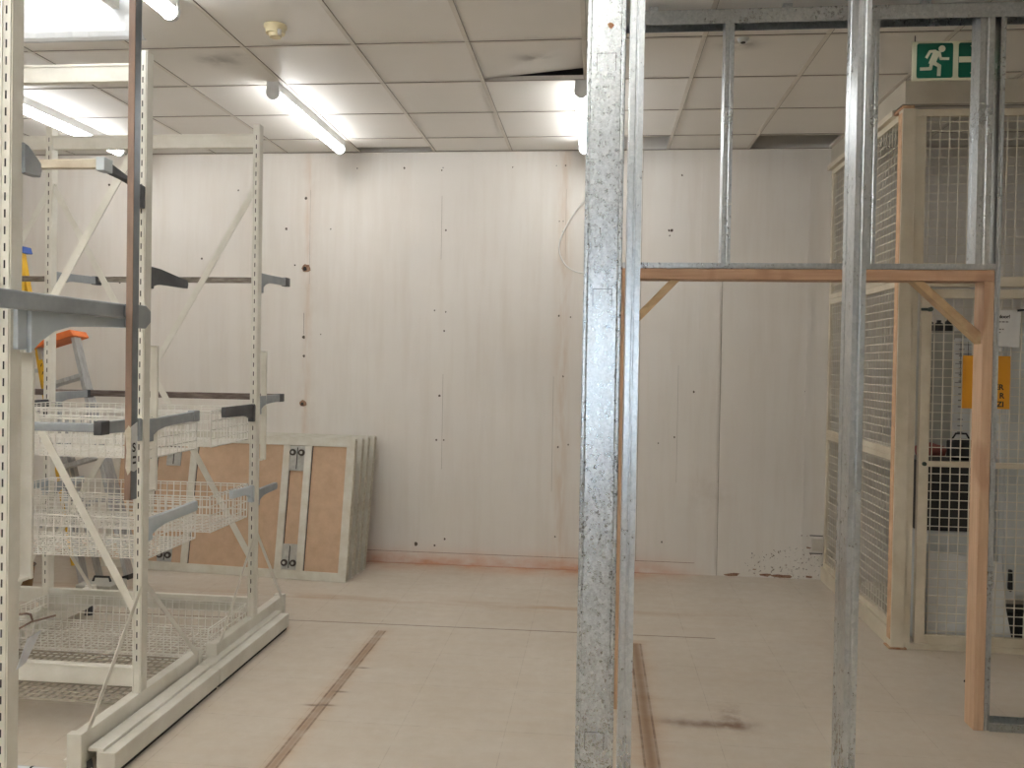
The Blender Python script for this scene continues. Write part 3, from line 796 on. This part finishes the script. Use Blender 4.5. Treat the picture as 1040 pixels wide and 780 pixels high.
# ------------------------------------------------------------------ exit sign
t = thing('exit_sign', (1.72, 4.3, 3.0), 'green running man exit sign with an arrow, hanging from the ceiling near the cage', 'exit sign')
sx0, sx1, sz0, sz1 = 1.520, 1.925, 3.022, 3.212
m = MB(); m.box(sx0, sx1, 4.300, 4.312, sz0, sz1, 'sign_white'); m.build('panel', t, bevel=.002)
def sq(ix): return sx0+.020+ix*.196
def rr(x0, x1, z0, z1, r, n=5):
    P = []
    for cx, cz, a0 in ((x1-r, z1-r, 0), (x0+r, z1-r, PI/2), (x0+r, z0+r, PI), (x1-r, z0+r, 1.5*PI)):
        for k in range(n+1): a = a0+PI/2*k/n; P.append((cx+r*math.cos(a), cz+r*math.sin(a)))
    return P
SQ = .170; zb0 = sz0+.010
m = MB()
for i in (0, 1): m.prism(rr(sq(i), sq(i)+SQ, zb0, zb0+SQ, .01), 'y', 4.2985, 4.300, 'green')
m.build('green_fields', t)
def U(i, u, v): return (sq(i)+SQ*(u-103)/312, zb0+SQ*(1-(v-128)/304))
def stroke(mb, i, pts, w, lift):
    k = SQ/312; P = [Vector(U(i, *p)) for p in pts]; w = w*k
    for a, b in zip(P, P[1:]):
        d = (b-a).normalized(); n = Vector((-d.y, d.x))*w/2; e = d*w*.25
        mb.prism([tuple(a-e+n), tuple(b+e+n), tuple(b+e-n), tuple(a-e-n)], 'y', 4.2975-lift, 4.2985, 'sign_white')
m = MB()
hx, hz = U(0, 318, 178); m.disc((hx, 4.298, hz), SQ*30/312, 'sign_white', 'y', .0012, 20)
stroke(m, 0, [(186, 252), (216, 200), (262, 198)], 24, 0)
stroke(m, 0, [(272, 208), (236, 300)], 58, .0001)
stroke(m, 0, [(296, 212), (308, 264), (376, 266)], 24, .0002)
stroke(m, 0, [(244, 296), (298, 328), (295, 408)], 32, .0003)
stroke(m, 0, [(232, 296), (222, 350), (138, 352)], 28, .0004)
m.build('running_man', t)
m = MB(); stroke(m, 1, [(120, 275), (350, 275)], 52, 0)
m.prism([U(1, *p) for p in ((200, 155), (282, 155), (400, 275), (282, 395), (200, 395), (318, 275))], 'y', 4.2974, 4.2985, 'sign_white'); m.build('arrow', t)
for x in (sx0+.012, sx1-.012):
    m = MB(); m.tube([(x, 4.306, sz1-.01), (x, 4.306, HC)], .0025, 'arm_dark', 6); m.build('hanger', t)

# ------------------------------------------------------------------ mesh cage
XG, YG, XE = 1.735, 4.96, 3.30
cage = thing('mesh_cage', (XG+.7, YG+.7, 0), 'cream wire mesh cage filling the right corner of the room', 'cage')
ZC = 3.075
m = MB(); m.box(XG-.036, XG+.036, YG-.03, YG+.04, 0, ZC, 'cage'); m.box(XG-.05, XG+.05, YG-.04, YG+.05, 0, .010, 'rust'); m.box(XG-.040, XG-.032, YG-.02, YG+.035, .05, ZC-.02, 'worn_edge'); m.build('corner_post', cage, bevel=.003)
def framed_mesh_x(x, y0, y1, z0, z1, name, n_mid=()):
    """panel in the y-z plane"""
    f = MB(); w = .018; th = .013
    f.box(x-th, x+th, y0, y0+2*w, z0, z1, 'cage'); f.box(x-th, x+th, y1-2*w, y1, z0, z1, 'cage')
    f.box(x-th, x+th, y0+2*w, y1-2*w, z0, z0+2*w, 'cage'); f.box(x-th, x+th, y0+2*w, y1-2*w, z1-2*w, z1, 'cage')
    o = f.build(name, cage, bevel=.002)
    g = MB(); k = y0+.05
    while k < y1-.02: g.bar((x, k, z0+.02), (x, k, z1-.02), .0046, .0046, 'cage_wire'); k += .05
    k = z0+.05
    while k < z1-.02: g.bar((x+.003, y0+.02, k), (x+.003, y1-.02, k), .0046, .0046, 'cage_wire'); k += .05
    g.build('wire_mesh', o)
ymid = 5.70
for (a, b) in ((YG+.04, ymid), (ymid, D-.01)):
    framed_mesh_x(XG, a, b, .10, 1.098, 'side_panel'); framed_mesh_x(XG, a, b, 1.10, 2.11, 'side_panel'); framed_mesh_x(XG, a, b, 2.112, ZC, 'side_panel')
m = MB(); m.box(XG-.03, XG+.02, YG+.04, D-.002, 0, .10, 'cage'); m.build('base_rail', cage, bevel=.003)
m = MB(); m.box(XG-.045, XG+.03, YG+.12, D-.002, ZC, ZC+.035, 'cage'); m.box(XG-.035, XG+.03, YG-.02, YG+.12, ZC, ZC+.02, 'rust'); m.build('top_rail', cage, bevel=.002)
def mesh_y(y, x0, x1, z0, z1, parent, px=.052, pz=.05, vert=True):
    g = MB(); k = x0+px/2
    while k < x1: g.bar((k, y, z0), (k, y, z1), .0046, .0046, 'cage_wire'); k += px
    k = z0+pz/2
    while k < z1: g.bar((x0, y+.003, k), (x1, y+.003, k), .0046, .0046, 'cage_wire'); k += pz
    return g.build('wire_mesh', parent)
# front: rails, upper mesh and the door leaf
m = MB(); m.box(XG+.04, XE, YG-.012, YG+.02, 2.07, 2.13, 'cage'); m.box(XG+.04, XE, YG-.012, YG+.02, ZC-.04, ZC, 'cage'); m.box(XG+.04, XG+.10, YG-.012, YG+.02, 2.13, ZC-.04, 'cage')
m.box(XG+.04, XG+.075, YG-.012, YG+.02, 0, 2.07, 'cage'); m.box(2.40, 2.43, YG-.002, YG+.018, 2.13, ZC-.04, 'cage'); f = m.build('front_frame', cage, bevel=.002)
mesh_y(YG, XG+.10, XE, 2.13, ZC-.04, f)
m = MB(); x0, x1 = 1.832, 3.2
m.box(x0, x0+.055, YG-.018, YG+.016, .035, 2.055, 'cage'); m.box(x1-.055, x1, YG-.018, YG+.016, .035, 2.055, 'cage')
for z0, z1 in ((2.005, 2.055), (1.046, 1.078), (.035, .085)): m.box(x0+.055, x1-.055, YG-.016, YG+.014, z0, z1, 'cage')
door = m.build('cage_door', cage, bevel=.002)
mesh_y(YG, x0+.05, x1-.05, .08, 2.01, door)
m = MB(); m.box(XG+.04, XE, YG-.02, YG+.03, 0, .033, 'cage'); m.build('threshold', cage, bevel=.002)
m = MB(); m.tube([(1.872, YG-.018, 1.94), (1.872, YG-.04, 1.94)], .013, 'green_dark', 10); m.box(1.825, 1.885, YG-.026, YG-.018, 1.932, 1.948, 'green_dark'); m.build('door_latch', door)
m = MB(); m.disc((1.862, YG-.022, 1.062), .012, 'green_dark', 'y', .012, 12); m.build('lock', door)
# fascia boards that close the gap between cage and ceiling
m = MB(); m.box(XG-.02, XR, YG-.01, YG+.01, ZC+.03, HC-.003, 'fascia'); m.box(XG-.02, XG+.0, YG+.01, D-.002, ZC+.04, HC-.003, 'fascia')
m.box(XE-.02, XR, YG-.01, YG+.01, 0, ZC+.03, 'fascia'); struct(m, 'trim_1')

# things on and in the cage
t = thing('warning_sign', (2.184, YG-.025, 1.38), 'yellow warning sign with black letters on the cage door, behind the right timber post', 'sign')
m = MB(); m.box(2.057, 2.311, YG-.026, YG-.020, 1.383, 1.682, 'yellow_sign'); m.build('plate', t)
m = MB()
tri = [(2.129, 1.555), (2.246, 1.555), (2.1875, 1.655)]
m.prism(tri, 'y', YG-.0272, YG-.026, 'ink'); cx, cz = 2.1875, 1.588
m.prism([(cx+(a-cx)*.72, cz+(b-cz)*.72) for a, b in tri], 'y', YG-.0280, YG-.0272, 'yellow_sign'); m.build('triangle', t)
m = MB()
text_mb(m, 'ER', .043, (2.229, YG-.026, 1.492), (1, 0, 0), (0, 0, 1), 'ink', .0012)
text_mb(m, 'R', .043, (2.255, YG-.026, 1.444), (1, 0, 0), (0, 0, 1), 'ink', .0012)
text_mb(m, 'ZI', .043, (2.242, YG-.026, 1.396), (1, 0, 0), (0, 0, 1), 'ink', .0012)
m.build('lettering', t)
t = thing('paper_notice', (2.274, YG-.022, 1.74), 'white paper notice with black print on the cage door, right of the timber post', 'notice')
m = MB(); m.box(2.219, 2.357, YG-.022, YG-.0208, 1.733, 1.940, 'paper'); m.build('sheet', t)
m = MB(); text_mb(m, 'd door!', .026, (2.224, YG-.022, 1.895), (1, 0, 0), (0, 0, 1), 'ink', .0010)
for a, b, z in ((2.229, 2.299, 1.874), (2.229, 2.246, 1.85), (2.224, 2.274, 1.832), (2.224, 2.256, 1.815)):
    k = a
    while k < b: w = random.uniform(.008, .016); m.box(k, min(k+w, b), YG-.0226, YG-.022, z-.0035, z+.0035, 'grey_ink'); k += w+.005
m.build('print', t)
m = MB(); m.bar((2.342, YG-.024, 1.938), (2.404, YG-.024, 1.945), .008, .012, 'ink'); m.build('clip', t)

t = thing('tall_cabinet', (2.23, 5.7, 0), 'tall grey cabinet inside the cage, behind the cage door stile', 'cabinet')
m = MB(); m.box(2.035, 2.42, 5.50, 5.95, 0, 1.845, 'cab_grey'); m.build('body', t, bevel=.004)
m = MB(); m.box(2.04, 2.226, 5.488, 5.50, .06, 1.835, 'cab_grey'); m.box(2.234, 2.415, 5.488, 5.50, .06, 1.79, 'cab_white'); m.build('door', t, bevel=.002)
t = thing('paper_chart', (2.32, 5.48, 1.10), 'white paper chart with a ruled table, taped inside the cage left of the timber post', 'chart')
m = MB(); m.box(2.235, 2.412, 5.4858, 5.4878, 1.10, 1.80, 'paper')
for z in (1.76, 1.70, 1.64, 1.58, 1.52): m.box(2.24, 2.39, 5.4848, 5.4858, z-.0015, z+.0015, 'ink')
for x in (2.27, 2.315): m.box(x, x+.003, 5.4848, 5.4858, 1.52, 1.78, 'ink')
for k in range(16): m.box(2.262, 2.292, 5.4846, 5.4858, 1.13+k*.04-.004, 1.13+k*.04+.003, 'grey_ink')
m.build('sheet', t)
for x, w, h, lab in ((2.105, .05, .085, 'leftmost small black bottle on top of the tall cabinet in the cage'), (2.165, .06, .07, 'middle small black bottle on top of the tall cabinet in the cage'), (2.225, .05, .09, 'rightmost small black bottle on top of the tall cabinet in the cage')):
    t = thing('bottle', (x, 5.56, 1.845), lab, 'bottle', 'black bottles on the tall cabinet')
    m = MB(); m.tube([(x, 5.56, 1.845), (x, 5.56, 1.845+h*.65), (x, 5.56, 1.845+h*.8)], [w/2, w/2, w*.2], 'black', 12); m.build('body', t)
    m = MB(); m.tube([(x, 5.56, 1.845+h*.8), (x, 5.56, 1.845+h)], w*.22, 'black', 10); m.build('cap', t)
t = thing('base_cabinet', (2.06, 5.3, 0), 'low white cabinet inside the cage door under the black crate', 'cabinet')
m = MB(); m.box(1.90, 2.24, 5.12, 5.46, 0, .645, 'cab_white'); m.build('body', t, bevel=.004)
m = MB(); m.box(1.905, 2.235, 5.108, 5.12, .05, .64, 'cab_white'); m.build('door', t, bevel=.002)
t = thing('crate', (2.06, 5.28, .645), 'black plastic crate behind the mesh of the cage door', 'crate')
m = MB(); m.box(1.905, 2.235, 5.14, 5.44, .646, .66, 'black')
for a in ((1.905, 2.235, 5.14, 5.155), (1.905, 2.235, 5.425, 5.44), (1.905, 1.92, 5.155, 5.425), (2.22, 2.235, 5.155, 5.425)): m.box(*a, .66, 1.045, 'black')
m.build('body', t, bevel=.004)
m = MB(); m.box(1.895, 2.245, 5.13, 5.45, 1.045, 1.062, 'black'); m.build('lid', t, bevel=.003)
m = MB(); m.tube([(1.94, 5.28, 1.105), (2.02, 5.27, 1.115), (2.10, 5.26, 1.105)], [.03, .045, .03], 'red', 12)
tag(m.build('cloth_roll'), 'dull red rolled cloth on the black crate in the cage', 'cloth')
t = thing('camera_bag', (2.16, 5.3, 1.062), 'small black bag on the black crate, beside the red cloth', 'bag')
m = MB(); m.box(2.105, 2.235, 5.16, 5.27, 1.062, 1.19, 'black'); m.build('body', t, bevel=.02)
m = MB(); m.tube([(2.12, 5.21, 1.185), (2.14, 5.21, 1.22), (2.20, 5.21, 1.22), (2.22, 5.21, 1.185)], .006, 'black', 8); m.build('handle', t)
m = MB(); m.prism([(1.93, .036), (2.40, .036), (2.355, .26), (2.33, .50), (1.93, .55)], 'y', YG+.06, YG+.066, 'paper')
m.T = None
tag(m.build('white_sheet'), 'white sheet leaning inside the bottom of the cage door', 'sheet')
t = thing('locker', (2.75, 5.35, 0), 'pale grey metal locker with a black handle at the right edge, inside the cage', 'locker')
m = MB(); m.box(2.36, 3.1, 5.13, 5.47, .262, 1.88, 'cab_white'); m.build('body', t, bevel=.004)
m = MB(); m.box(2.385, 2.73, 5.118, 5.13, .29, 1.86, 'cab_white'); d1 = m.build('door', t, bevel=.002)
m = MB(); m.box(2.735, 3.08, 5.118, 5.13, .29, 1.86, 'cab_white'); m.build('door', t, bevel=.002)
m = MB(); m.prism([(2.412, .44), (2.428, .44), (2.432, .325), (2.420, .31), (2.410, .33)], 'y', 5.095, 5.118, 'black'); m.build('handle', d1, bevel=.003)
for x in (2.40, 3.05):
    for y in (5.17, 5.43):
        m = MB(); m.box(x-.02, x+.02, y-.02, y+.02, 0, .262, 'cab_grey'); m.build('leg', t)
m = MB(); m.box(2.44, 3.0, 5.20, 5.42, 0, .16, 'black')
tag(m.build('storage_box', bevel=.01), 'dark box on the floor under the locker in the cage', 'box')

# ------------------------------------------------------------------ small things on wall and floor
t = thing('wall_socket', (1.665, D-.03, .25), 'damaged white socket box low on the back wall beside the cage', 'socket')
m = MB(); m.box(1.635, 1.708, D-.032, D, .225, .315, 'wall_plain')
for z in (.20, .335): m.bar((1.62, D-.012, z), (1.715, D-.012, z), .008, .006, 'ink')
m.build('back_box', t)
m = MB()
P = [(.02, 6.43, HC), (-.02, 6.43, 3.05), (-.10, 6.44, 2.88), (-.18, 6.44, 2.78), (-.26, 6.44, 2.65), (-.305, 6.44, 2.53), (-.30, 6.44, 2.44), (-.255, 6.44, 2.36), (-.19, 6.44, 2.315), (-.12, 6.44, 2.30), (-.02, 6.44, 2.31), (.03, 6.45, 2.33), (.05, 6.462, 2.35)]
Q = []
for i in range(len(P)-1):
    p0, p1, p2, p3 = [Vector(P[min(max(k, 0), len(P)-1)]) for k in (i-1, i, i+1, i+2)]
    for s in range(5):
        u = s/5; Q.append(.5*((2*p1)+(-p0+p2)*u+(2*p0-5*p1+4*p2-p3)*u*u+(-p0+3*p1-3*p2+p3)*u**3))
Q.append(Vector(P[-1]))
m.tube(Q, .0055, 'cable', 8)
tag(m.build('cable'), 'white cable hanging in a loop on the back wall beside the wide stud', 'cable')
m = MB(); m.prism([(1.90, 4.46), (1.95, 4.44), (2.0, 4.455), (1.97, 4.475), (1.93, 4.485)], 'z', 0, .008, 'ink')
tag(m.build('floor_scrap'), 'small dark scrap on the floor in front of the cage door', 'scrap')

# ------------------------------------------------------------------ world, camera, view
w = bpy.data.worlds.new('World'); SC.world = w; w.use_nodes = True
bg = w.node_tree.nodes['Background']; bg.inputs[0].default_value = (.74, .87, 1., 1); bg.inputs[1].default_value = 26.0
cam = bpy.data.cameras.new('Camera'); co = bpy.data.objects.new('Camera', cam); COL.objects.link(co)
yw, pt, rl = .1015, .014, .017
fw = Vector((-math.sin(yw)*math.cos(pt), math.cos(yw)*math.cos(pt), -math.sin(pt)))
rt = Vector((math.cos(yw), math.sin(yw), 0)); up = rt.cross(fw)
r2 = rt*math.cos(rl)+up*math.sin(rl); u2 = up*math.cos(rl)-rt*math.sin(rl)
co.matrix_world = Matrix(((r2.x, u2.x, -fw.x, 0), (r2.y, u2.y, -fw.y, 0), (r2.z, u2.z, -fw.z, 1.593), (0, 0, 0, 1)))
cam.shift_y = -9.0/1040
cam.sensor_fit = 'HORIZONTAL'; cam.sensor_width = 36; cam.lens = 845.0/1040*36; cam.clip_start = .05
SC.camera = co
vs = SC.view_settings
vs.view_transform = 'Standard'; vs.look = 'None'; vs.gamma = 1; vs.use_curve_mapping = False; vs.exposure = .45
